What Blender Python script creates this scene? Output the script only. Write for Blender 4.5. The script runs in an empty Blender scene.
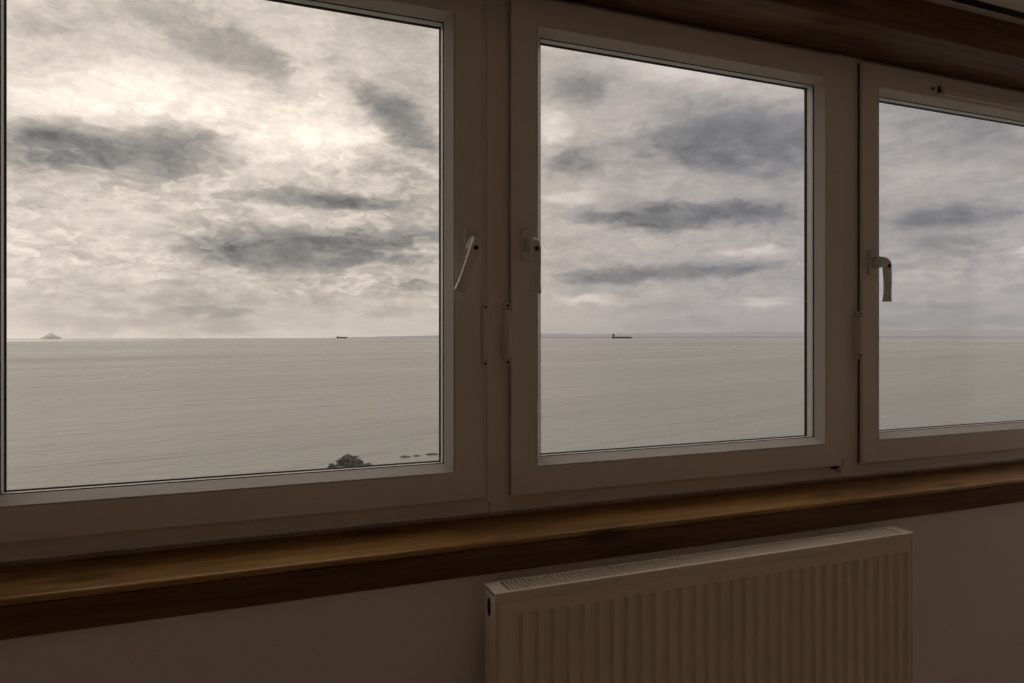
import bpy, bmesh, math, random
from mathutils import Vector, Matrix, noise as mnoise
PI = math.pi
SC = bpy.context.scene
C = SC.collection
EYE = 1.25                      # eye height above the floor, metres
SEA = EYE - 25.0                # sea level seen from an upper storey above the shore

# ------------------------------------------------------------------ helpers
def link_mesh(name, bm, mat, parent=None, smooth=False, mats=None):
    bmesh.ops.recalc_face_normals(bm, faces=bm.faces)
    me = bpy.data.meshes.new(name)
    bm.to_mesh(me); bm.free()
    for m in (mats or [mat]):
        me.materials.append(m)
    if smooth:
        for p in me.polygons: p.use_smooth = True
    o = bpy.data.objects.new(name, me)
    C.objects.link(o)
    if parent: o.parent = parent
    return o

def soft(o, width=0.001, seg=2, angle=35):
    b = o.modifiers.new('bevel', 'BEVEL')
    b.width = width; b.segments = seg; b.limit_method = 'ANGLE'; b.angle_limit = math.radians(angle)
    return o

def tag(o, label=None, cat=None, group=None, kind=None):
    if label: o['label'] = label
    if cat: o['category'] = cat
    if group: o['group'] = group
    if kind: o['kind'] = kind
    return o

def empty(name, loc):
    o = bpy.data.objects.new(name, None)
    o.empty_display_size = 0.05
    C.objects.link(o); o.location = loc
    return o

def box(bm, x0, x1, y0, y1, z0, z1, mi=0):
    v = [bm.verts.new(p) for p in ((x0,y0,z0),(x1,y0,z0),(x1,y1,z0),(x0,y1,z0),(x0,y0,z1),(x1,y0,z1),(x1,y1,z1),(x0,y1,z1))]
    for f in ((0,3,2,1),(4,5,6,7),(0,1,5,4),(1,2,6,5),(2,3,7,6),(3,0,4,7)):
        bm.faces.new([v[i] for i in f]).material_index = mi
    return v

def ring_frame(bm, outer, inner, prof):
    """sweep a closed profile round a rectangle with mitred corners; prof = [(t, y)], t in metres inward from `outer`
    or, with `inner` given, t = 0..1 from the outer to the inner rectangle"""
    ox0, ox1, oz0, oz1 = outer
    loops = []
    for t, y in prof:
        if inner is None:
            r = (ox0+t, ox1-t, oz0+t, oz1-t)
        else:
            r = tuple(outer[i] + (inner[i]-outer[i])*t for i in range(4))
        loops.append([bm.verts.new(p) for p in ((r[0],y,r[2]),(r[1],y,r[2]),(r[1],y,r[3]),(r[0],y,r[3]))])
    n = len(loops)
    for i in range(n):
        a, b = loops[i], loops[(i+1) % n]
        for k in range(4):
            bm.faces.new((a[k], a[(k+1) % 4], b[(k+1) % 4], b[k]))

def sweep(bm, path, sections):
    """sections: for each path point a list of (du, dv) in the local frame whose axes are given with the path: (p, u, v)"""
    rings = []
    for (p, u, v), sec in zip(path, sections):
        rings.append([bm.verts.new(p + u*a + v*b) for a, b in sec])
    n = len(rings[0])
    for a, b in zip(rings, rings[1:]):
        for k in range(n):
            bm.faces.new((a[k], a[(k+1) % n], b[(k+1) % n], b[k]))
    bm.faces.new(rings[0][::-1]); bm.faces.new(rings[-1])

def rrect(w, h, r, n=4):
    pts = []
    for cx, cy, a0 in ((w/2-r, h/2-r, 0), (-w/2+r, h/2-r, 90), (-w/2+r, -h/2+r, 180), (w/2-r, -h/2+r, 270)):
        for i in range(n+1):
            a = math.radians(a0 + 90*i/n)
            pts.append((cx + r*math.cos(a), cy + r*math.sin(a)))
    return pts

def extrude_outline(bm, pts, y0, y1):
    a = [bm.verts.new((x, y0, z)) for x, z in pts]
    b = [bm.verts.new((x, y1, z)) for x, z in pts]
    n = len(pts)
    for k in range(n):
        bm.faces.new((a[k], a[(k+1) % n], b[(k+1) % n], b[k]))
    bm.faces.new(a[::-1]); bm.faces.new(b)

# ------------------------------------------------------------------ materials
def new_mat(name):
    m = bpy.data.materials.new(name); m.use_nodes = True
    nt = m.node_tree
    return m, nt, nt.nodes['Principled BSDF'], nt.nodes['Material Output']

def paint(name, col, rough=0.4, bump=0.0, bscale=200, var=0.04, spec=0.5, metal=0.0):
    m, nt, b, out = new_mat(name)
    tc = nt.nodes.new('ShaderNodeTexCoord')
    nz = nt.nodes.new('ShaderNodeTexNoise'); nz.inputs['Scale'].default_value = 6; nz.inputs['Detail'].default_value = 4
    nt.links.new(tc.outputs['Object'], nz.inputs['Vector'])
    mx = nt.nodes.new('ShaderNodeMix'); mx.data_type = 'RGBA'
    mx.inputs[6].default_value = (*[c*(1-var) for c in col], 1); mx.inputs[7].default_value = (*[min(1, c*(1+var)) for c in col], 1)
    nt.links.new(nz.outputs['Fac'], mx.inputs[0]); nt.links.new(mx.outputs[2], b.inputs['Base Color'])
    b.inputs['Roughness'].default_value = rough
    b.inputs['Specular IOR Level'].default_value = spec
    b.inputs['Metallic'].default_value = metal
    if bump:
        n2 = nt.nodes.new('ShaderNodeTexNoise'); n2.inputs['Scale'].default_value = bscale; n2.inputs['Detail'].default_value = 3
        nt.links.new(tc.outputs['Object'], n2.inputs['Vector'])
        bp = nt.nodes.new('ShaderNodeBump'); bp.inputs['Strength'].default_value = bump; bp.inputs['Distance'].default_value = 0.002
        nt.links.new(n2.outputs['Fac'], bp.inputs['Height']); nt.links.new(bp.outputs[0], b.inputs['Normal'])
    return m

def wood(name, dark, light, rough=0.3, coat=0.0):
    """varnished timber with the grain along X, knots and fine pores"""
    m, nt, b, out = new_mat(name)
    N = nt.nodes.new; L = nt.links.new
    tc = N('ShaderNodeTexCoord')
    mp = N('ShaderNodeMapping'); mp.inputs['Scale'].default_value = (1.1, 14, 14)
    L(tc.outputs['Object'], mp.inputs['Vector'])
    n1 = N('ShaderNodeTexNoise'); n1.inputs['Scale'].default_value = 2.2; n1.inputs['Detail'].default_value = 7; n1.inputs['Roughness'].default_value = 0.62; n1.inputs['Distortion'].default_value = 0.7
    L(mp.outputs[0], n1.inputs['Vector'])
    mp2 = N('ShaderNodeMapping'); mp2.inputs['Scale'].default_value = (6, 130, 130)
    L(tc.outputs['Object'], mp2.inputs['Vector'])
    n2 = N('ShaderNodeTexNoise'); n2.inputs['Scale'].default_value = 3; n2.inputs['Detail'].default_value = 3
    L(mp2.outputs[0], n2.inputs['Vector'])
    mp3 = N('ShaderNodeMapping'); mp3.inputs['Scale'].default_value = (3.2, 9, 9)
    L(tc.outputs['Object'], mp3.inputs['Vector'])
    vo = N('ShaderNodeTexVoronoi'); vo.inputs['Scale'].default_value = 1.0
    L(mp3.outputs[0], vo.inputs['Vector'])
    kn = N('ShaderNodeMapRange'); kn.inputs['From Min'].default_value = 0.05; kn.inputs['From Max'].default_value = 0.22; kn.inputs['To Min'].default_value = 0.35; kn.inputs['To Max'].default_value = 1.0
    L(vo.outputs['Distance'], kn.inputs['Value'])
    rp = N('ShaderNodeValToRGB')
    rp.color_ramp.elements[0].position = 0.3; rp.color_ramp.elements[0].color = (*dark, 1)
    rp.color_ramp.elements[1].position = 0.7; rp.color_ramp.elements[1].color = (*light, 1)
    L(n1.outputs['Fac'], rp.inputs[0])
    po = N('ShaderNodeMapRange'); po.inputs['From Min'].default_value = 0.3; po.inputs['From Max'].default_value = 0.6; po.inputs['To Min'].default_value = 0.7; po.inputs['To Max'].default_value = 1.0
    L(n2.outputs['Fac'], po.inputs['Value'])
    mu = N('ShaderNodeMath'); mu.operation = 'MULTIPLY'; L(po.outputs[0], mu.inputs[0]); L(kn.outputs[0], mu.inputs[1])
    vm = N('ShaderNodeVectorMath'); vm.operation = 'SCALE'; L(rp.outputs[0], vm.inputs[0]); L(mu.outputs[0], vm.inputs['Scale'])
    L(vm.outputs[0], b.inputs['Base Color'])
    b.inputs['Roughness'].default_value = rough
    bp = N('ShaderNodeBump'); bp.inputs['Strength'].default_value = 0.25; bp.inputs['Distance'].default_value = 0.001
    L(n2.outputs['Fac'], bp.inputs['Height']); L(bp.outputs[0], b.inputs['Normal'])
    return m

def glass_mat():
    m, nt, b, out = new_mat('window glass')
    nt.nodes.remove(b)
    tr = nt.nodes.new('ShaderNodeBsdfTransparent'); tr.inputs[0].default_value = (0.988, 0.988, 0.988, 1)
    gl = nt.nodes.new('ShaderNodeBsdfGlossy'); gl.inputs['Roughness'].default_value = 0.0
    fr = nt.nodes.new('ShaderNodeFresnel'); fr.inputs['IOR'].default_value = 1.45
    ge = nt.nodes.new('ShaderNodeNewGeometry')
    ms = nt.nodes.new('ShaderNodeMath'); ms.operation = 'SUBTRACT'; ms.inputs[0].default_value = 1.0
    nt.links.new(ge.outputs['Backfacing'], ms.inputs[1])
    mu = nt.nodes.new('ShaderNodeMath'); mu.operation = 'MULTIPLY'
    nt.links.new(fr.outputs[0], mu.inputs[0]); nt.links.new(ms.outputs[0], mu.inputs[1])
    mx = nt.nodes.new('ShaderNodeMixShader')
    nt.links.new(mu.outputs[0], mx.inputs[0]); nt.links.new(tr.outputs[0], mx.inputs[1]); nt.links.new(gl.outputs[0], mx.inputs[2])
    nt.links.new(mx.outputs[0], out.inputs['Surface'])
    return m

M_PVC = paint('white pvc', (0.85, 0.815, 0.80), rough=0.28, var=0.02)
M_BEAD = paint('white glazing bead', (0.83, 0.82, 0.80), rough=0.3, var=0.02)
M_HANDLE = paint('white enamel', (0.80, 0.78, 0.75), rough=0.22, var=0.02)
M_RUBBER = paint('black rubber', (0.012, 0.012, 0.013), rough=0.6)
M_DARK = paint('dark recess', (0.01, 0.009, 0.008), rough=0.7)
M_GREY = paint('dark grey plastic', (0.10, 0.09, 0.085), rough=0.5)
M_SPACER = paint('aluminium spacer', (0.54, 0.53, 0.51), rough=0.35, var=0.02)
M_STEEL = paint('steel', (0.35, 0.34, 0.33), rough=0.35, metal=0.9)
M_GLASS = glass_mat()
M_WALL = paint('painted plaster', (0.88, 0.83, 0.835), rough=0.75, bump=0.35, bscale=260, var=0.04)
M_ROOM = paint('warm plaster', (0.92, 0.845, 0.765), rough=0.8, bump=0.2, bscale=150)
M_CEIL = paint('ceiling paint', (0.95, 0.90, 0.84), rough=0.8)
M_RAD = paint('cream radiator enamel', (0.87, 0.785, 0.665), rough=0.32, var=0.02)
M_TRACK = paint('white curtain track', (0.74, 0.70, 0.66), rough=0.35, var=0.02)
M_SILL = wood('varnished sill timber', (0.26, 0.135, 0.040), (0.60, 0.34, 0.105), rough=0.30)
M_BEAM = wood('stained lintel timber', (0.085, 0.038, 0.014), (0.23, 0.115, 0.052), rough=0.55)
M_FLOOR = wood('floorboards', (0.63, 0.54, 0.45), (0.81, 0.73, 0.63), rough=0.5)
M_STONE = paint('outer wall render', (0.45, 0.43, 0.40), rough=0.9, bump=0.5, bscale=60)

# ------------------------------------------------------------------ the room
def H(z): return EYE + z         # heights are measured from eye level
YW = 1.19                        # inner face of the wall below the window
YO = 1.40                        # outer face
RX0, RX1, RY0 = -1.5, 2.8, -2.0
CEIL = H(0.80)
WX0, WX1 = -0.5122, 2.4302         # window opening

bm = bmesh.new(); box(bm, RX0-0.1, RX1+0.1, RY0-0.1, YW+0.001, -0.1, 0.0)
tag(link_mesh('floor', bm, M_FLOOR), kind='structure')
bm = bmesh.new(); box(bm, RX0-0.1, RX1+0.1, RY0-0.1, YO, CEIL, CEIL+0.1)
tag(link_mesh('ceiling', bm, M_CEIL), kind='structure')
bm = bmesh.new()
box(bm, RX0-0.1, RX1+0.1, YW, YO, -0.1, H(-0.439))
box(bm, RX0-0.1, WX0, YW, YO, H(-0.439), CEIL)
box(bm, WX1, RX1+0.1, YW, YO, H(-0.439), CEIL)
box(bm, WX0, WX1, 1.31, YO, H(0.712), CEIL)
box(bm, WX0, WX1, 1.345, YO, H(-0.439), H(-0.365))
tag(link_mesh('wall_front', bm, M_WALL), kind='structure')
# right-hand wall with an unseen side window, added for its light and pane reflection
SY0, SY1, SZ0, SZ1 = 0.66, 1.06, H(-0.42), H(0.66)
bm = bmesh.new()
box(bm, RX1, RX1+0.1, RY0, SY0, 0.0, CEIL); box(bm, RX1, RX1+0.1, SY1, YW, 0.0, CEIL)
box(bm, RX1, RX1+0.1, SY0, SY1, 0.0, SZ0); box(bm, RX1, RX1+0.1, SY0, SY1, SZ1, CEIL)
tag(link_mesh('wall_right', bm, M_ROOM), kind='structure')
side = empty('window_4', (RX1, SY0, SZ0)); tag(side, kind='structure')
bm = bmesh.new()
fw, dy, dz = 0.035, SY1-SY0, SZ1-SZ0
box(bm, 0.03, 0.08, 0, fw, 0, dz); box(bm, 0.03, 0.08, dy-fw, dy, 0, dz)
box(bm, 0.03, 0.08, fw, dy-fw, 0, fw); box(bm, 0.03, 0.08, fw, dy-fw, dz-fw, dz)
soft(link_mesh('frame', bm, M_PVC, side), 0.002, 2)
bm = bmesh.new(); box(bm, 0.05, 0.056, fw-0.001, dy-fw+0.001, fw-0.001, dz-fw+0.001)
link_mesh('pane', bm, M_GLASS, side)
for nm, a in (('wall_left', (RX0-0.1, RX0, RY0, YW)), ('wall_back', (RX0-0.1, RX1+0.1, RY0-0.1, RY0))):
    bm = bmesh.new(); box(bm, a[0], a[1], a[2], a[3], 0.0, CEIL)
    tag(link_mesh(nm, bm, M_ROOM), kind='structure')

# ------------------------------------------------------------------ windows
YF, YS = 1.315, 1.300            # faces of the fixed frame and of the opening sash
W = 0.0565                       # visible width of a sash face
BW = 0.0164                      # width of the sloping glazing bead

def handle(win, x, z, turn):
    """lever handle: rosette screwed on the sash, neck, lever and a dark lock button"""
    root = bpy.data.objects.new('handle', None); C.objects.link(root); root.parent = win
    root.empty_display_size = 0.02
    root.location = (x, YS, z)
    bm = bmesh.new()
    extrude_outline(bm, rrect(0.029, 0.066, 0.008), -0.011, 0.0)
    soft(link_mesh('rosette', bm, M_HANDLE, root), 0.0025, 3)
    lev = bmesh.new()
    ca, sa = math.cos(turn), math.sin(turn)
    ax = Vector((sa, 0, -ca))                     # direction in which the lever hangs
    wd = Vector((ca, 0, sa))                      # across the lever
    yy = Vector((0, -1, 0))
    # the neck rises from the rosette, bends over and runs into the lever
    path, secs = [], []
    path.append((Vector((0, -0.010, 0)), wd, ax)); secs.append(rrect(0.022, 0.030, 0.008))
    path.append((Vector((0, -0.034, 0)), wd, ax)); secs.append(rrect(0.019, 0.027, 0.007))
    for k in range(1, 5):
        a = k/4*PI/2
        c = Vector((0, -0.034, 0)) + ax*0.0
        p = c + yy*(0.014*math.sin(a)) + ax*(0.014*(1-math.cos(a)))
        v = ax*math.cos(a) - yy*math.sin(a)
        path.append((p, wd, v)); secs.append(rrect(0.019+0.002*k/4, 0.027-0.0135*k/4, 0.006-0.0006*k))
    top = Vector((0, -0.048, 0)) + ax*0.014
    for s, w_, t_ in ((0.018, 0.0208, 0.0125), (0.044, 0.0195, 0.0115), (0.066, 0.0195, 0.0112), (0.078, 0.021, 0.0118), (0.0845, 0.0228, 0.0135), (0.0875, 0.0208, 0.0105)):
        bow = yy*0.002*math.sin(s/0.0875*PI)
        path.append((top + ax*s + bow, wd, -yy)); secs.append(rrect(w_, t_, 0.0036))
    sweep(lev, path, secs)
    link_mesh('lever', lev, M_HANDLE, root, smooth=True)
    lb = bmesh.new()
    bmesh.ops.create_cone(lb, cap_ends=True, segments=20, radius1=0.0052, radius2=0.0046, depth=0.004,
                          matrix=Matrix.Translation(yy*0.0545 + ax*0.012) @ Matrix.Rotation(PI/2, 4, 'X'))
    tag(link_mesh('lock_button', lb, M_DARK, root), label='dark round lock button')
    return root

def catch(win, x0, x1, z0, z1, y1=YF):
    """slim restrictor catch screwed beside the sash edge"""
    bm = bmesh.new()
    w = x1-x0; xm = (x0+x1)/2; yf = YS-0.004
    box(bm, x0, x1, yf, y1-0.0005, z0+0.014, z1-0.014)
    for zz in (z0, z1-0.012):
        box(bm, x0+0.001, x1-0.001, yf+0.003, y1-0.0005, zz, zz+0.012)
    box(bm, x0+0.003, x1-0.003, yf-0.003, yf, z0+0.020, z1-0.020)
    o = soft(link_mesh('safety_catch', bm, M_PVC, win), 0.0012, 2)
    for zz in (z0+0.006, z1-0.006):
        s = bmesh.new()
        bmesh.ops.create_cone(s, cap_ends=True, segments=14, radius1=0.0032, radius2=0.0028, depth=0.002,
                              matrix=Matrix.Translation((xm, yf+0.0022, zz)) @ Matrix.Rotation(PI/2, 4, 'X'))
        link_mesh('screw', s, M_GREY, o)
    return o

def make_window(n, frame_outer, sash, top_in=None):
    fx0, fx1, fz0, fz1 = frame_outer
    win = empty('window_%d' % n, (0, 0, 0)); tag(win, kind='structure')
    bm = bmesh.new()
    inner = (sash[0]+0.012, sash[1]-0.012, sash[2]+0.012, sash[3]-0.012)
    ring_frame(bm, frame_outer, inner, [(0, YF), (1, YF), (1, 1.385), (0, 1.385)])
    soft(link_mesh('frame', bm, M_PVC, win), 0.001, 2)
    bm = bmesh.new()
    ring_frame(bm, (sash[0]+0.0015, sash[1]-0.0015, sash[2]+0.0015, sash[3]-0.0015), None, [(0, 1.3085), (0.010, 1.3085), (0.010, YF-0.0002), (0, YF-0.0002)])
    link_mesh('weather_seal', bm, M_RUBBER, win)
    bm = bmesh.new()
    ring_frame(bm, sash, None, [(0, 1.3084), (0, YS+0.0018), (0.0018, YS), (W-0.0008, YS), (W, YS+0.0008), (W, 1.3535), (W+BW+0.0005, 1.3535), (W-0.004, 1.376), (0.0155, 1.376), (0.0155, 1.3084)])
    link_mesh('sash', bm, M_PVC, win)
    bm = bmesh.new()
    ring_frame(bm, sash, None, [(W+0.0009, YS+0.0006), (W+0.0022, YS+0.0003), (W+BW-0.0006, 1.3196), (W+BW, 1.3212), (W+BW, 1.3216), (W+0.0009, 1.3216)])
    link_mesh('glazing_bead', bm, M_BEAD, win)
    for y0, y1, e in ((1.3217, 1.3229, 0.0016), (1.3494, 1.3534, 0.0012)):
        bm = bmesh.new()
        ring_frame(bm, sash, None, [(W+0.006, y0), (W+BW+e, y0), (W+BW+e, y1), (W+0.006, y1)])
        link_mesh('gasket', bm, M_RUBBER, win)
    g = (sash[0]+W+0.004, sash[1]-W-0.004, sash[2]+W+0.004, sash[3]-W-0.004)
    for y0, y1 in ((1.3230, 1.3270), (1.3452, 1.3492)):
        bm = bmesh.new(); box(bm, g[0], g[1], y0, y1, g[2], g[3])
        link_mesh('pane', bm, M_GLASS, win)
    bm = bmesh.new()
    ring_frame(bm, sash, None, [(W+0.006, 1.3271), (W+BW-0.0006, 1.3271), (W+BW-0.0006, 1.3290), (W+BW-0.0002, 1.3296), (W+BW-0.0002, 1.3426), (W+BW-0.0006, 1.3432), (W+BW-0.0006, 1.3451), (W+0.006, 1.3451)])
    link_mesh('spacer', bm, M_SPACER, win)
    return win

FT, FB = H(0.710), H(-0.3635)
w1 = make_window(1, (-0.512, 0.4668, FB, FT), (-0.4385, 0.4445, H(-0.3300), H(0.6980)))
w2 = make_window(2, (0.4680, 1.4142, FB, FT), (0.5090, 1.4075, H(-0.3300), H(0.7010)))
w3 = make_window(3, (1.4156, 2.4300, FB, FT), (1.4735, 2.3720, H(-0.3300), H(0.7010)))
bm = bmesh.new(); box(bm, 0.4601, 0.4752, YF-0.0022, YF-0.0001, FB+0.022, FT-0.002)
tag(soft(link_mesh('trim_1', bm, M_PVC), 0.0008), kind='structure')

handle(w1, 0.4185, H(0.179), math.radians(-20))
handle(w2, 0.5415, H(0.184), 0.0)
handle(w3, 1.5020, H(0.1850), 0.0)
catch(w1, 0.4450, 0.4600, H(-0.064), H(0.062))
catch(w2, 0.4935, 0.5085, H(-0.0615), H(0.0656))
catch(w3, 1.4570, 1.4730, H(-0.0600), H(0.0600))
# corner bearing at the bottom right of the middle sash
bm = bmesh.new()
box(bm, 1.3990, 1.4140, YS-0.002, YF-0.0005, H(-0.348), H(-0.3302))
box(bm, 1.4085, 1.4150, YS-0.002, YF-0.0005, H(-0.3302), H(-0.312))
soft(link_mesh('corner_hinge', bm, M_PVC, w2), 0.002, 2)
bm = bmesh.new(); box(bm, 1.383, 1.3985, YS+0.004, YF-0.0005, H(-0.337), H(-0.3302))
tag(link_mesh('hinge_pin_slot', bm, M_DARK, w2), label='dark hinge slot')
# slim trickle vent on the top rail of the right-hand sash, with its little slider
bm = bmesh.new()
box(bm, 1.765, 2.28, YS-0.006, YS-0.0002, H(0.650), H(0.669))
v = soft(link_mesh('trickle_vent', bm, M_PVC, w3), 0.002, 2)
bm = bmesh.new(); box(bm, 1.745, 1.755, YS-0.006, YS-0.0002, H(0.654), H(0.672))
soft(link_mesh('vent_slider', bm, M_GREY, v), 0.001, 2)
bm = bmesh.new(); box(bm, 1.723, 1.731, YS-0.004, YS-0.0002, H(0.659), H(0.667))
soft(link_mesh('vent_screw', bm, M_GREY, v), 0.001, 2)

# ------------------------------------------------------------------ timber sill and lintel
def board_profile(name, mat, prof, x0, x1):
    bm = bmesh.new()
    n = 60
    rings = []
    for i in range(n+1):
        x = x0 + (x1-x0)*i/n
        wob = 0.0009*mnoise.noise(Vector((x*1.7, 3.1, 0)))
        rings.append([bm.verts.new((x, y+wob, z+wob*0.7)) for y, z in prof])
    k = len(prof)
    for a, b in zip(rings, rings[1:]):
        for j in range(k):
            bm.faces.new((a[j], a[(j+1) % k], b[(j+1) % k], b[j]))
    bm.faces.new(rings[0][::-1]); bm.faces.new(rings[-1])
    return link_mesh(name, bm, mat)

zt, zb, yn = H(-0.3790), H(-0.4388), 1.1795
sl = empty('windowsill', ((WX0+WX1)/2, 1.26, zb)); tag(sl, 'thick varnished wooden windowsill running under all three windows above the radiator', 'windowsill')
prof = [(1.343, zt+0.0008), (yn+0.006, zt)]
for k in range(1, 8):
    a = k/7*PI
    prof.append((yn+0.006-0.006*math.sin(a), zt-0.006+0.006*math.cos(a)))
prof += [(1.343, zt-0.012)]
o = board_profile('board', M_SILL, prof, WX0+0.002, WX1-0.002)
tag(o, 'honey-brown varnished top board')
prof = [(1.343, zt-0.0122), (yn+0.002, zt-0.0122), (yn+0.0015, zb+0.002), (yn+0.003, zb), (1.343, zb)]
f = board_profile('shaded_edge', M_BEAM, prof, WX0+0.002, WX1-0.002)  # front of the same sill wood, its shade put into a darker colour
tag(f, 'front edge with its shade put into the timber colour')
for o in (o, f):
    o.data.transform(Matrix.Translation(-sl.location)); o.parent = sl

yl = 1.15
prof = [(1.309, H(0.7105)), (yl+0.004, H(0.7090)), (yl+0.001, H(0.7100)), (yl, H(0.7130)), (yl, H(0.7925)), (1.309, H(0.7925))]
lint = board_profile('lintel_beam', M_BEAM, prof, RX0+0.002, RX1-0.002)
tag(lint, 'dark stained wooden beam across the top of the windows', 'beam')

# curtain track under the ceiling in front of the lintel
tr = empty('curtain_track', (0, 1.12, CEIL))
tag(tr, 'pale slotted curtain track along the ceiling in front of the dark wooden beam', 'curtain track')
bm = bmesh.new()
z1 = 0.0-0.0005; zl = -0.0075
box(bm, RX0+0.01, RX1-0.01, 0.012, 0.0295, zl, z1)
box(bm, RX0+0.01, RX1-0.01, -0.062, -0.016, zl, z1)
soft(link_mesh('rail', bm, M_TRACK, tr), 0.001, 2)
bm = bmesh.new(); box(bm, RX0+0.01, RX1-0.01, -0.0159, 0.0119, zl+0.004, z1)
tag(link_mesh('slot', bm, M_DARK, tr), label='dark slot of the track')

# ------------------------------------------------------------------ radiator
RXA, RXB = 0.4000, 1.3968
RZ1, RZ0 = H(-0.4422), H(-0.4422)-0.60
RYF, RYB = 1.095, 1.155
rad = empty('radiator', ((RXA+RXB)/2, (RYF+RYB)/2, RZ0))
tag(rad, 'cream ribbed panel radiator with a slotted top grille on the wall under the windowsill', 'radiator')
OX, OY, OZ = rad.location
def rbox(bm, x0, x1, y0, y1, z0, z1): box(bm, x0-OX, x1-OX, y0-OY, y1-OY, z0-OZ, z1-OZ)
# pressed steel front panel with 32 vertical flutes
bm = bmesh.new()
pitch, first, nr = 0.03007, 0.4401, 32
PX0, PX1 = RXA+0.0035, RXB-0.0035
xs = [PX0]
hw, ed = 0.0068, 0.0042
xs.append(PX0+0.004)
flute = {}
for k in range(nr):
    c = first + k*pitch
    for d, h in ((-hw-ed, 0), (-hw-ed*0.66, 0.18), (-hw-ed*0.33, 0.82), (-hw, 1), (hw, 1), (hw+ed*0.33, 0.82), (hw+ed*0.66, 0.18), (hw+ed, 0)):
        if PX0+0.004 < c+d < PX1-0.004:
            xs.append(c+d); flute[len(xs)-1] = h
xs += [PX1-0.004, PX1]
zt2, zb2 = RZ1-0.0115, RZ0+0.004
zs = [zb2, zb2+0.004]; fz = [0, 0]
for d, h in ((0.0400, 0), (0.0418, 0.3), (0.0436, 0.85), (0.0450, 1)):
    zs.append(zb2+d); fz.append(h)
for d, h in ((0.0455, 1), (0.0445, 0.96), (0.0425, 0.25), (0.0405, 0)):
    zs.append(RZ1-d); fz.append(h)
zs += [RZ1-0.0215, RZ1-0.0200, RZ1-0.0190, zt2]; fz += [0, 0, 0, 0]
DEP = 0.0095
grid = []
nz_ = len(zs)
for j, z in enumerate(zs):
    row = []
    for i, x in enumerate(xs):
        y = RYF + 0.0015 + DEP*flute.get(i, 0)*fz[j]
        if i in (0, len(xs)-1) or j == 0: y = RYF + 0.006
        if j >= nz_-2: y = RYF + 0.0032 + (0.001 if j == nz_-1 else 0)
        row.append(bm.verts.new((x-OX, y-OY, z-OZ)))
    grid.append(row)
for j in range(len(zs)-1):
    for i in range(len(xs)-1):
        bm.faces.new((grid[j][i], grid[j][i+1], grid[j+1][i+1], grid[j+1][i]))
rim = [grid[0][i] for i in range(len(xs))] + [grid[j][-1] for j in range(1, len(zs))] + [grid[-1][i] for i in range(len(xs)-2, -1, -1)] + [grid[j][0] for j in range(len(zs)-2, 0, -1)]
back = [bm.verts.new((v.co.x, RYF+0.0165-OY, v.co.z)) for v in rim]
for k in range(len(rim)):
    bm.faces.new((rim[k], back[k], back[(k+1) % len(rim)], rim[(k+1) % len(rim)]))
bm.faces.new(back)
link_mesh('front_panel', bm, M_RAD, rad)
# convector fins behind the panel
bm = bmesh.new()
for k in range(40):
    x = RXA+0.02 + k*0.0252
    rbox(bm, x, x+0.0012, RYF+0.018, RYB-0.003, RZ0+0.04, RZ1-0.06)
link_mesh('convector_fins', bm, M_RAD, rad)
# top grille: rim, cross bars and dark gaps between them
bm = bmesh.new()
gx0, gx1 = RXA+0.026, RXB-0.026
rbox(bm, RXA-0.001, RXB+0.002, RYF, RYF+0.0085, RZ1-0.012, RZ1)
rbox(bm, RXA-0.001, RXB+0.002, RYB-0.006, RYB, RZ1-0.012, RZ1-0.001)
rbox(bm, RXA-0.001, gx0, RYF+0.0085, RYB-0.006, RZ1-0.0035, RZ1)
rbox(bm, gx1, RXB+0.002, RYF+0.0085, RYB-0.006, RZ1-0.0035, RZ1)
nb = int((gx1-gx0)/0.0083)
for k in range(1, nb):
    x = gx0 + (gx1-gx0)*k/nb
    rbox(bm, x-0.0012, x+0.0012, RYF+0.0083, RYB-0.0058, RZ1-0.0075, RZ1-0.0008)
soft(link_mesh('top_grille', bm, M_RAD, rad), 0.0009, 2)
# closed side panels with the oval hole of the bleed valve
for sx, x0, x1 in ((-1, RXA, RXA+0.0025), (1, RXB-0.0025, RXB)):
    bm = bmesh.new()
    rbox(bm, x0, x1, RYF+0.0025, RYB-0.001, RZ0+0.002, RZ1-0.0121)
    xa = (x0 if sx < 0 else x1)
    rbox(bm, min(xa, xa+sx*0.0012), max(xa, xa+sx*0.0012), RYF+0.004, RYF+0.009, RZ0+0.01, RZ1-0.014)
    sp = soft(link_mesh('side_panel', bm, M_RAD, rad), 0.0008, 2)
    bm = bmesh.new()
    pts = [((RYF+0.034)-OY+0.0085*math.cos(a*PI/12), RZ1-0.034-OZ+0.0165*math.sin(a*PI/12)) for a in range(24)]
    a_ = [bm.verts.new((xa-OX+sx*0.0002, y, z)) for y, z in pts]
    b_ = [bm.verts.new((xa-OX+sx*0.0008, y, z)) for y, z in pts]
    for k in range(24): bm.faces.new((a_[k], a_[(k+1) % 24], b_[(k+1) % 24], b_[k]))
    bm.faces.new(a_); bm.faces.new(b_)
    tag(link_mesh('bleed_hole', bm, M_DARK, sp), label='dark oval bleed valve hole')
for x in (RXA+0.14, RXB-0.14):
    bm = bmesh.new(); rbox(bm, x-0.015, x+0.015, RYB-0.0005, YW-0.0005, RZ0+0.10, RZ1-0.06)
    link_mesh('wall_bracket', bm, M_STEEL, rad)

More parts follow.
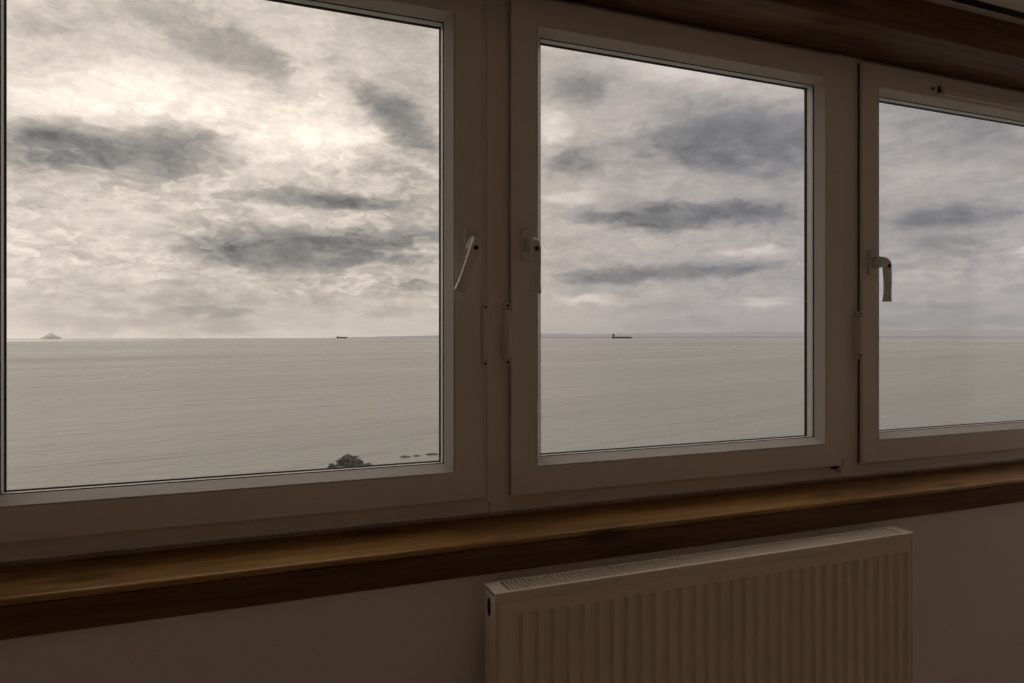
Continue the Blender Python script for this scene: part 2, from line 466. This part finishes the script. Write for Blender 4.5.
# pipes that feed it from the floor
for x in (RXA+0.035, RXB-0.035):
    bm = bmesh.new()
    for r, z0, z1 in ((0.0075, 0.0005, RZ0-0.035), (0.013, RZ0-0.06, RZ0-0.03), (0.010, RZ0-0.03, RZ0+0.006)):
        bmesh.ops.create_cone(bm, cap_ends=True, segments=20, radius1=r, radius2=r, depth=z1-z0,
                              matrix=Matrix.Translation((x-OX, RYF+0.035-OY, (z0+z1)/2-OZ)))
    link_mesh('feed_pipe', bm, M_RAD, rad, smooth=False)

# ------------------------------------------------------------------ sea and far shore
def sea_material():
    m, nt, b, out = new_mat('sea water')
    N = nt.nodes.new; L = nt.links.new
    ge = N('ShaderNodeNewGeometry')
    def nz(scale, rot, sc, det, rough=0.6, dist=0.0):
        mp = N('ShaderNodeMapping'); mp.vector_type = 'TEXTURE'; mp.inputs['Scale'].default_value = (1/sc[0], 1/sc[1], 1); mp.inputs['Rotation'].default_value = (0, 0, rot)
        L(ge.outputs['Position'], mp.inputs['Vector'])
        n = N('ShaderNodeTexNoise'); n.inputs['Scale'].default_value = scale; n.inputs['Detail'].default_value = det; n.inputs['Roughness'].default_value = rough; n.inputs['Distortion'].default_value = dist
        L(mp.outputs[0], n.inputs['Vector']); return n.outputs['Fac']
    def ma(op, a, c):
        q = N('ShaderNodeMath'); q.operation = op
        for i, v in enumerate((a, c)):
            if isinstance(v, (int, float)): q.inputs[i].default_value = v
            else: L(v, q.inputs[i])
        return q.outputs[0]
    rot = math.radians(10); rs = math.radians(17)
    chop = nz(0.34, rot, (0.45, 0.9, 1), 6, 0.66)
    swell = nz(0.05, rs, (0.22, 1.3, 1), 5, 0.55, 0.6)
    lanes = nz(0.0042, math.radians(20), (0.22, 1.6, 1), 5, 0.55, 0.5)
    gust = nz(0.0012, math.radians(15), (0.35, 1.2, 1), 3)
    hgt = ma('ADD', ma('MULTIPLY', chop, 1.5), ma('MULTIPLY', swell, 4.0))
    bp = N('ShaderNodeBump'); bp.inputs['Strength'].default_value = 1.0; bp.inputs['Distance'].default_value = 1.9
    # calm slicks far out on either side
    sp = N('ShaderNodeSeparateXYZ'); L(ge.outputs['Position'], sp.inputs[0])
    ln = N('ShaderNodeVectorMath'); ln.operation = 'LENGTH'; L(ge.outputs['Position'], ln.inputs[0])
    def sm(v, a, c, t0, t1):
        q = N('ShaderNodeMapRange'); q.interpolation_type = 'SMOOTHSTEP'
        for nme, k in (('From Min', a), ('From Max', c), ('To Min', t0), ('To Max', t1)): q.inputs[nme].default_value = k
        L(v, q.inputs['Value']); return q.outputs[0]
    calm = ma('MULTIPLY', ma('MULTIPLY', sm(ln.outputs['Value'], 3000, 3500, 0, 1), sm(ln.outputs['Value'], 4600, 5100, 1, 0)), ma('ADD', sm(sp.outputs[0], -900, -100, 1, 0), sm(sp.outputs[0], 2400, 3400, 0, 1)))
    L(ma('SUBTRACT', 1.0, calm), bp.inputs['Strength'])
    L(hgt, bp.inputs['Height']); L(bp.outputs[0], b.inputs['Normal'])
    rp = N('ShaderNodeValToRGB')
    rp.color_ramp.elements[0].position = 0.36; rp.color_ramp.elements[0].color = (*(0.265, 0.265, 0.245), 1)
    rp.color_ramp.elements[1].position = 0.66; rp.color_ramp.elements[1].color = (*(0.36, 0.36, 0.33), 1)
    mix = ma('ADD', ma('MULTIPLY', lanes, 0.6), ma('ADD', ma('MULTIPLY', gust, 0.25), ma('MULTIPLY', chop, 0.15)))
    L(mix, rp.inputs[0]); L(rp.outputs[0], b.inputs['Base Color'])
    ro = N('ShaderNodeMapRange'); ro.inputs['From Min'].default_value = 0.35; ro.inputs['From Max'].default_value = 0.65; ro.inputs['To Min'].default_value = 0.30; ro.inputs['To Max'].default_value = 0.18
    L(lanes, ro.inputs['Value']); L(ma('ADD', ma('MULTIPLY', ro.outputs[0], ma('SUBTRACT', 1.0, calm)), 0.05), b.inputs['Roughness'])
    b.inputs['IOR'].default_value = 1.45
    return m

R_SEA = 5700.0
bm = bmesh.new()
rings = []
rads = [6, 20, 45, 80, 130, 200, 320, 500, 800, 1300, 2100, 3300, 4600, R_SEA]
NA = 96
for r in rads:
    rings.append([bm.verts.new((r*math.cos(2*PI*k/NA), r*math.sin(2*PI*k/NA)+8, SEA)) for k in range(NA)])
for a, b in zip(rings, rings[1:]):
    for k in range(NA): bm.faces.new((a[k], a[(k+1) % NA], b[(k+1) % NA], b[k]))
bm.faces.new(rings[0][::-1])
skirt = [bm.verts.new((v.co.x*1.002, v.co.y*1.002, SEA-3)) for v in rings[-1]]
for k in range(NA): bm.faces.new((rings[-1][k], rings[-1][(k+1) % NA], skirt[(k+1) % NA], skirt[k]))
sea = link_mesh('sea', bm, sea_material())
tag(sea, 'calm silvery grey sea stretching from the rocks to the horizon', 'sea', kind='stuff')

def polar(az, d, z=SEA):
    a = math.radians(az); return Vector((d*math.sin(a), d*math.cos(a), z))

def haze_mat(name, col):
    return paint(name, col, rough=1.0, var=0.05, spec=0.0)

# distant land beyond the horizon: each ridge is a solid hill range, far enough to be hazed
def ridge(name, az0, az1, dist, heights, mat, seed, depth=1500):
    bm = bmesh.new()
    n = 90
    cols = []
    for i in range(n+1):
        t = i/n
        az = az0 + (az1-az0)*t
        f = t*(len(heights)-1); k = min(int(f), len(heights)-2); u = f-k; u = u*u*(3-2*u)
        h = heights[k]*(1-u) + heights[k+1]*u
        h *= 1 + 0.22*mnoise.noise(Vector((az*1.3, seed, 0))) + 0.12*mnoise.noise(Vector((az*5, seed, 2)))
        
        p = polar(az, dist); q = polar(az, dist+depth*0.5); r = polar(az, dist+depth)
        cols.append([bm.verts.new((p.x, p.y, SEA-90)), bm.verts.new((p.x, p.y, SEA-50+(h+50)*0.35)), bm.verts.new((q.x, q.y, SEA+h)), bm.verts.new((r.x, r.y, SEA-90))])
    for a, b in zip(cols, cols[1:]):
        for k in range(4): bm.faces.new((a[k], a[(k+1) % 4], b[(k+1) % 4], b[k]))
    bm.faces.new(cols[0]); bm.faces.new(cols[-1][::-1])
    return link_mesh(name, bm, mat, smooth=False)

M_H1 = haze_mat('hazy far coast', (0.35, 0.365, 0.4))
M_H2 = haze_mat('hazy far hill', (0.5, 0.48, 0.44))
o = ridge('distant_coast', 1.0, 27.0, 14000, [-75, -50, -20, 0, 20, 40, 60, 60], M_H1, 1.0)
tag(o, 'low hazy grey coastline on the horizon behind the left-hand window', 'coast', kind='structure')
o = ridge('distant_coast', 24.0, 72.0, 15000, [20, 60, 80, 95, 110, 120, 125, 125, 120], M_H1, 5.0)
tag(o, 'hazy blue-grey coastline on the horizon behind the right-hand windows', 'coast', kind='structure')
o = ridge('distant_hill', -13.35, -11.85, 17000, [-70, -20, 30, 72, 20, -10, -70], M_H2, 9.0, 600)
tag(o, 'small hazy cone-shaped hill on the horizon at far left', 'hill', kind='structure')

# ships
M_HULL = paint('dark hull paint', (0.035, 0.037, 0.042), rough=0.7)
M_SUPER = paint('weathered deckhouse paint', (0.10, 0.10, 0.105), rough=0.7)
def hull_mesh(L_, B, D_):
    bm = bmesh.new()
    secs = []
    for t, w, dz in ((0, 0.7, 0.08), (0.06, 0.95, 0.02), (0.2, 1, 0), (0.8, 1, 0), (0.9, 0.75, 0.05), (0.96, 0.4, 0.18), (1.0, 0.04, 0.32)):
        x = (t-0.5)*L_
        flare = 0.82 if 0.05 < t < 0.9 else 0.55
        secs.append([bm.verts.new(p) for p in ((x, -B/2*w, D_*(1+dz)), (x, B/2*w, D_*(1+dz)), (x-(0.02*L_ if t > 0.95 else 0), B/2*w*flare, 0.02), (x-(0.02*L_ if t > 0.95 else 0), -B/2*w*flare, 0.02))])
    for a, b in zip(secs, secs[1:]):
        for k in range(4): bm.faces.new((a[k], a[(k+1) % 4], b[(k+1) % 4], b[k]))
    bm.faces.new(secs[0]); bm.faces.new(secs[-1][::-1])
    return bm
def ship(az, d, Ls, B, Dh, bridge, label, cat, yaw):
    p = polar(az, d)
    root = empty('cargo_ship', p); root.rotation_euler = (0, 0, yaw); tag(root, label, cat)
    link_mesh('hull', hull_mesh(Ls, B, Dh), M_HULL, root)
    x0 = -Ls*0.46
    bm = bmesh.new()
    box(bm, x0, x0+Ls*0.09, -B*0.42, B*0.42, Dh, Dh+bridge*0.7)
    box(bm, x0+Ls*0.01, x0+Ls*0.08, -B*0.55, B*0.55, Dh+bridge*0.7, Dh+bridge*0.86)
    link_mesh('deckhouse', bm, M_SUPER, root)
    bm = bmesh.new(); box(bm, x0-Ls*0.012, x0+Ls*0.018, -B*0.12, B*0.12, Dh, Dh+bridge)
    link_mesh('funnel', bm, M_HULL, root)
    bm = bmesh.new(); box(bm, x0+Ls*0.05, x0+Ls*0.056, -0.5, 0.5, Dh+bridge*0.86, Dh+bridge*1.2)
    link_mesh('mast', bm, M_HULL, root)
    bm = bmesh.new()
    for t in (0.35, 0.55, 0.72):
        box(bm, (t-0.5)*Ls, (t-0.5)*Ls+Ls*0.02, -B*0.1, B*0.1, Dh, Dh+bridge*0.22)
    box(bm, -Ls*0.3, Ls*0.36, -1, 1, Dh+bridge*0.05, Dh+bridge*0.12)
    link_mesh('deck_gear', bm, M_HULL, root)
ship(30.569, 5200, 150, 26, 10, 26, 'dark cargo ship low on the horizon seen through the middle window', 'ship', math.radians(-30))
ship(7.443, 5400, 78, 14, 9, 12, 'tiny dark ship on the horizon seen through the left-hand window', 'ship', math.radians(-6))

# rocks awash at the foot of the view
def rock_mat():
    m, nt, b, out = new_mat('wet rock')
    tc = nt.nodes.new('ShaderNodeTexCoord')
    n = nt.nodes.new('ShaderNodeTexNoise'); n.inputs['Scale'].default_value = 1.1; n.inputs['Detail'].default_value = 7
    nt.links.new(tc.outputs['Object'], n.inputs['Vector'])
    rp = nt.nodes.new('ShaderNodeValToRGB')
    rp.color_ramp.elements[0].position = 0.35; rp.color_ramp.elements[0].color = (0.018, 0.018, 0.016, 1)
    rp.color_ramp.elements[1].position = 0.68; rp.color_ramp.elements[1].color = (0.10, 0.095, 0.085, 1)
    nt.links.new(n.outputs['Fac'], rp.inputs[0]); nt.links.new(rp.outputs[0], b.inputs['Base Color'])
    b.inputs['Roughness'].default_value = 0.75
    bp = nt.nodes.new('ShaderNodeBump'); bp.inputs['Distance'].default_value = 0.4; bp.inputs['Strength'].default_value = 0.8
    nt.links.new(n.outputs['Fac'], bp.inputs['Height']); nt.links.new(bp.outputs[0], b.inputs['Normal'])
    return m
M_ROCK = rock_mat()
def rock(az, el, sx, sy, sz, seed, label, sink=0.25):
    d = 25.0/math.tan(math.radians(-el))
    p = polar(az, d)
    bm = bmesh.new()
    bmesh.ops.create_icosphere(bm, subdivisions=4, radius=1.0)
    for v in bm.verts:
        n = v.co.normalized()
        k = 1 + 0.42*mnoise.noise(n*1.6 + Vector((seed, 0, 0))) + 0.26*mnoise.noise(n*4 + Vector((0, seed, 0))) + 0.12*mnoise.noise(n*9 + Vector((0, 0, seed)))
        v.co = Vector((n.x*k*sx, n.y*k*sy, n.z*k*sz - sink*sz*0 ))
        v.co.z = max(v.co.z, 0.02)
    bmesh.ops.remove_doubles(bm, verts=bm.verts, dist=0.01)
    o = link_mesh('rock', bm, M_ROCK)
    o.location = p; o.rotation_euler = (0, 0, -math.radians(az))
    return tag(o, label, 'rock', group='rocks awash below the left-hand window')
rock(8.037, -10.491, 2.6, 1.3, 1.75, 1.3, 'largest dark rock breaking the water at the bottom edge of the left-hand window')
rock(6.656, -10.703, 0.8, 0.7, 0.8, 4.1, 'small dark rock just left of the largest rock')
rock(9.515, -10.629, 0.8, 0.8, 0.5, 7.7, 'low dark rock just right of the largest rock')
rock(8.236, -9.866, 1.3, 1.0, 0.2, 2.2, 'flat rock barely showing above the water behind the largest rock')
rock(12.517, -10.008, 0.9, 0.7, 0.22, 3.9, 'flat dark rock awash midway between the largest rock and the window corner')
rock(13.502, -9.952, 0.7, 0.6, 0.18, 8.8, 'tiny flat rock awash second from the corner of the left-hand window')
rock(14.740, -9.858, 1.3, 0.8, 0.22, 6.2, 'flat dark rock awash nearest the lower right corner of the left-hand window')

# ------------------------------------------------------------------ sky: an overcast with the sun behind it
BLOBS = [
    (-7.80, 17.05, 12.28, 3.01, 0.154, 0.130, 0.90),
    (4.94, 21.11, 3.04, 4.29, -0.061, 0.080, 0.80),
    (3.41, 15.93, 12.81, 4.46, -0.000, 0.190, 0.90),
    (-12.08, 21.34, 7.77, 2.43, 0.220, -0.140, 0.90),
    (-2.08, 21.47, 11.91, 3.44, -0.323, -0.250, 1.00),
    (10.89, 23.70, 7.05, 2.90, -0.238, -0.120, 0.90),
    (-8.75, 13.18, 12.84, 2.29, 0.051, -0.370, 0.75),
    (-12.37, 14.40, 4.11, 1.57, 0.160, -0.200, 0.90),
    (-4.16, 15.01, 5.37, 1.73, -0.100, -0.180, 0.90),
    (11.94, 17.25, 6.25, 2.37, -0.505, -0.360, 0.90),
    (10.08, 13.95, 3.98, 1.26, -0.207, -0.140, 0.80),
    (4.18, 11.00, 11.43, 1.47, 0.005, -0.260, 0.90),
    (8.87, 10.92, 7.18, 0.95, -0.011, -0.100, 0.80),
    (3.04, 6.97, 12.80, 2.67, 0.003, -0.320, 0.75),
    (-0.29, 6.44, 5.80, 1.23, 0.044, -0.080, 0.80),
    (12.11, 8.30, 7.35, 1.46, 0.075, -0.260, 0.90),
    (13.34, 6.37, 4.93, 0.74, 0.016, -0.180, 0.80),
    (13.34, 4.06, 4.11, 0.83, -0.043, -0.180, 0.80),
    (-12.08, 9.70, 8.22, 2.99, 0.109, -0.120, 0.90),
    (-14.07, 11.00, 2.24, 1.18, 0.133, -0.100, 0.80),
    (-7.80, 11.06, 3.86, 0.99, 0.105, -0.080, 0.80),
    (-4.50, 2.64, 24.32, 4.51, 0.021, -0.150, 0.90),
    (-5.18, 0.75, 22.06, 1.50, 0.006, -0.050, 0.90),
    (-7.80, 1.68, 4.47, 0.44, 0.016, 0.050, 0.70),
    (-2.43, 1.84, 3.51, 0.61, 0.014, -0.070, 0.70),
    (12.11, 1.82, 4.90, 0.66, 0.005, -0.080, 0.80),
    (-0.29, 3.50, 18.74, 0.93, 0.024, 0.020, 0.90),
    (36.81, 20.86, 13.41, 2.79, -0.245, 0.170, 0.90),
    (26.69, 19.80, 5.41, 2.66, -0.029, -0.200, 0.90),
    (40.26, 15.12, 12.17, 4.82, -0.219, -0.220, 0.80),
    (33.65, 14.83, 7.21, 2.76, -0.053, -0.100, 0.90),
    (26.44, 14.32, 4.99, 2.20, -0.021, -0.190, 0.80),
    (25.02, 16.83, 2.84, 2.30, -0.017, 0.120, 0.80),
    (26.27, 11.46, 4.16, 0.96, -0.017, 0.100, 0.80),
    (36.03, 9.89, 13.32, 1.65, -0.043, -0.220, 0.80),
    (29.59, 9.30, 8.22, 0.97, -0.074, -0.170, 0.90),
    (42.11, 9.33, 5.15, 1.07, -0.060, -0.060, 0.80),
    (41.00, 6.69, 5.21, 0.70, -0.041, 0.110, 0.80),
    (33.65, 7.34, 11.99, 1.13, -0.027, 0.020, 0.80),
    (36.03, 5.10, 14.07, 1.29, 0.031, -0.180, 0.80),
    (27.94, 4.57, 7.44, 1.16, -0.009, -0.140, 0.80),
    (32.84, 2.22, 7.25, 1.07, -0.008, -0.100, 0.90),
    (27.94, 2.91, 4.14, 0.67, -0.006, 0.100, 0.80),
    (42.11, 2.43, 3.67, 0.71, -0.016, 0.100, 0.80),
    (35.24, 0.57, 20.39, 1.47, -0.002, -0.090, 0.90),
    (54.09, 14.51, 7.94, 3.92, -0.247, -0.130, 0.90),
    (52.89, 10.96, 6.66, 1.12, 0.045, 0.050, 0.80),
    (54.09, 8.48, 7.72, 1.46, -0.032, -0.190, 0.80),
    (53.49, 6.72, 5.44, 1.19, -0.073, -0.140, 0.90),
    (54.09, 3.74, 5.95, 0.98, -0.042, 0.040, 0.80),
    (53.49, 2.20, 6.63, 0.71, -0.024, -0.080, 0.80),
    (54.09, 0.92, 10.71, 1.55, -0.010, -0.120, 0.90),
    (57.95, 5.71, 0.87, 0.67, -0.073, 0.100, 0.80),
]
world = bpy.data.worlds.new('overcast sky'); SC.world = world
world.use_nodes = True
nt = world.node_tree
for n in list(nt.nodes): nt.nodes.remove(n)
N = nt.nodes.new; L = nt.links.new
def val(op, a, b=None, c=None):
    q = N('ShaderNodeMath'); q.operation = op
    for i, v in enumerate((a, b, c)):
        if v is None: continue
        if isinstance(v, (int, float)): q.inputs[i].default_value = v
        else: L(v, q.inputs[i])
    return q.outputs[0]
def rng(v, f0, f1, t0, t1, smooth=True):
    q = N('ShaderNodeMapRange'); q.interpolation_type = 'SMOOTHSTEP' if smooth else 'LINEAR'
    for nme, x in (('From Min', f0), ('From Max', f1), ('To Min', t0), ('To Max', t1)): q.inputs[nme].default_value = x
    L(v, q.inputs['Value']); return q.outputs[0]
tc = N('ShaderNodeTexCoord')
sep = N('ShaderNodeSeparateXYZ'); L(tc.outputs['Generated'], sep.inputs[0])
x, y, z = sep.outputs
DEG = 180/PI
az = val('MULTIPLY', val('ARCTAN2', x, y), DEG)
el = val('MULTIPLY', val('ARCSINE', z), DEG)
com = N('ShaderNodeCombineXYZ'); L(az, com.inputs[0]); L(el, com.inputs[1])
# ragged cloud edges: bend the sky coordinates with noise before laying the cloud banks out
def vnoise(vec, scale, stretch, detail, rough=0.6, dist=0.0, off=(0, 0, 0)):
    mp = N('ShaderNodeMapping'); mp.inputs['Scale'].default_value = stretch; mp.inputs['Location'].default_value = off
    L(vec, mp.inputs['Vector'])
    n = N('ShaderNodeTexNoise'); n.inputs['Scale'].default_value = scale; n.inputs['Detail'].default_value = detail
    n.inputs['Roughness'].default_value = rough; n.inputs['Distortion'].default_value = dist
    L(mp.outputs[0], n.inputs['Vector']); return n
def bend(vec, n, amt):
    s = N('ShaderNodeVectorMath'); s.operation = 'SUBTRACT'; L(n.outputs['Color'], s.inputs[0]); s.inputs[1].default_value = (0.5, 0.5, 0.5)
    m = N('ShaderNodeVectorMath'); m.operation = 'MULTIPLY'; L(s.outputs[0], m.inputs[0]); m.inputs[1].default_value = amt
    a = N('ShaderNodeVectorMath'); a.operation = 'ADD'; L(vec, a.inputs[0]); L(m.outputs[0], a.inputs[1]); return a.outputs[0]
w1_ = vnoise(com.outputs[0], 0.22, (0.55, 1.2, 1), 3, 0.5)
w2_ = vnoise(com.outputs[0], 0.9, (0.55, 1.3, 1), 6, 0.62, off=(7.3, 2.1, 0))
warp = bend(com.outputs[0], w1_, (5.0, 2.0, 0))
warp = bend(warp, w2_, (3.2, 1.5, 0))
# broad light: warm and bright where the sun stands behind the cloud, greyer to the right
lum = rng(az, -20, 50, 0.85, 0.635)
lum = val('ADD', lum, rng(el, 26, 50, 0.0, 0.26))
dark = None
for (a0, e0, ra, re, rot, amp, edge) in BLOBS:
    mp = N('ShaderNodeMapping'); mp.vector_type = 'TEXTURE'
    mp.inputs['Location'].default_value = (a0, e0, 0); mp.inputs['Rotation'].default_value = (0, 0, rot); mp.inputs['Scale'].default_value = (ra, re, 1)
    L(warp, mp.inputs['Vector'])
    g = N('ShaderNodeTexGradient'); g.gradient_type = 'SPHERICAL'; L(mp.outputs[0], g.inputs['Vector'])
    if amp > 0: lum = val('ADD', lum, rng(g.outputs['Fac'], 0.0, edge, 0.0, amp))
    else:
        d = rng(g.outputs['Fac'], 0.0, edge, 0.0, -amp)
        dark = d if dark is None else val('ADD', dark, d)
# cloud texture seen in perspective on a flat layer overhead
zz = val('ADD', val('MAXIMUM', z, 0.0), 0.11)
lay = N('ShaderNodeCombineXYZ'); L(val('DIVIDE', x, zz), lay.inputs[0]); L(val('DIVIDE', y, zz), lay.inputs[1])
f1 = vnoise(lay.outputs[0], 2.3, (1, 1, 1), 8, 0.58, 0.3)
f2 = vnoise(com.outputs[0], 0.42, (0.5, 1.25, 1), 8, 0.58, 0.8, off=(1.7, 9.2, 0))
f3 = vnoise(com.outputs[0], 1.25, (0.62, 1.15, 1), 7, 0.62, 1.1, off=(4.7, 3.2, 0))
er = vnoise(com.outputs[0], 0.55, (0.5, 1.15, 1), 9, 0.62, 0.5, off=(3.3, 5.1, 0))
mask = rng(val('ADD', val('MULTIPLY', dark, 4.6), val('MULTIPLY', val('SUBTRACT', er.outputs['Fac'], 0.5), 1.5)), 0.05, 1.0, 0.15, 1.0)
lum = val('SUBTRACT', lum, val('MULTIPLY', val('MULTIPLY', dark, mask), 0.82))
# small cloudlets with crisp edges, gathered in patches
pf = vnoise(warp, 0.85, (0.55, 1.2, 1), 8, 0.6, 0.6, off=(12.7, 4.4, 0))
pm = vnoise(com.outputs[0], 0.16, (0.6, 1.3, 1), 2, 0.5, off=(2.7, 8.4, 0))
pz = val('MULTIPLY', rng(el, 1.0, 4.0, 0.0, 1.0), rng(el, 10, 22, 1.0, 0.35))
puff = val('MULTIPLY', val('SUBTRACT', rng(pf.outputs['Fac'], 0.43, 0.60, 0.0, 1.0), 0.5), val('MULTIPLY', rng(pm.outputs['Fac'], 0.35, 0.6, 0.3, 1.0), pz))
calm = rng(az, 17, 28, 1.0, 0.45)                     # the cloud to the right is smoother
lum = val('ADD', lum, val('MULTIPLY', val('MULTIPLY', puff, calm), 0.11))
hz = rng(el, 0.5, 5.0, 0.25, 1.0)                      # texture fades into the haze near the horizon
tex = val('ADD', val('MULTIPLY', val('SUBTRACT', f1.outputs['Fac'], 0.5), 0.24),
          val('ADD', val('MULTIPLY', val('SUBTRACT', f2.outputs['Fac'], 0.5), 0.26), val('MULTIPLY', val('SUBTRACT', f3.outputs['Fac'], 0.5), 0.2)))
lum = val('ADD', lum, val('MULTIPLY', tex, val('MULTIPLY', hz, val('ADD', val('MULTIPLY', calm, 0.7), 0.3))))
lum = val('MINIMUM', val('MAXIMUM', lum, 0.36), 1.25)
lin = val('POWER', lum, 2.2)
rp = N('ShaderNodeValToRGB')
els = rp.color_ramp.elements
els[0].position = 0.48; els[0].color = (1.0, 0.975, 0.965, 1)
els[1].position = 0.94; els[1].color = (1.0, 0.885, 0.79, 1)
e_ = els.new(0.70); e_.color = (1.0, 0.885, 0.80, 1)
L(lum, rp.inputs[0])
tint = N('ShaderNodeMix'); tint.data_type = 'RGBA'; tint.blend_type = 'MULTIPLY'; tint.inputs[0].default_value = 1.0
warm = N('ShaderNodeMix'); warm.data_type = 'RGBA'
warm.inputs[6].default_value = (1.0, 1.0, 0.965, 1); warm.inputs[7].default_value = (0.985, 1.01, 1.07, 1)
L(rng(az, 12, 45, 0, 1), warm.inputs[0])
L(rp.outputs[0], tint.inputs[6]); L(warm.outputs[2], tint.inputs[7])
sc_ = N('ShaderNodeVectorMath'); sc_.operation = 'SCALE'; L(tint.outputs[2], sc_.inputs[0]); L(lin, sc_.inputs['Scale'])
bg = N('ShaderNodeBackground'); L(sc_.outputs[0], bg.inputs['Color']); bg.inputs['Strength'].default_value = 1.22
ow = N('ShaderNodeOutputWorld'); L(bg.outputs[0], ow.inputs['Surface'])

# ------------------------------------------------------------------ camera and view
cam = bpy.data.cameras.new('camera'); co = bpy.data.objects.new('camera', cam); C.objects.link(co)
cam.sensor_width = 36.0; cam.lens = 36.0*683/1024
cam.shift_y = -6.5/1024
cam.clip_start = 0.02; cam.clip_end = 60000
co.location = (0, 0, EYE); co.rotation_euler = (PI/2, 0, -math.radians(21.420))
SC.camera = co
SC.view_settings.view_transform = 'Standard'; SC.view_settings.look = 'None'
SC.view_settings.exposure = 0.0; SC.view_settings.gamma = 1.0; SC.view_settings.use_curve_mapping = False
SC.cycles.max_bounces = 14; SC.cycles.diffuse_bounces = 10; SC.cycles.transparent_max_bounces = 16
SC.cycles.sample_clamp_indirect = 4.0
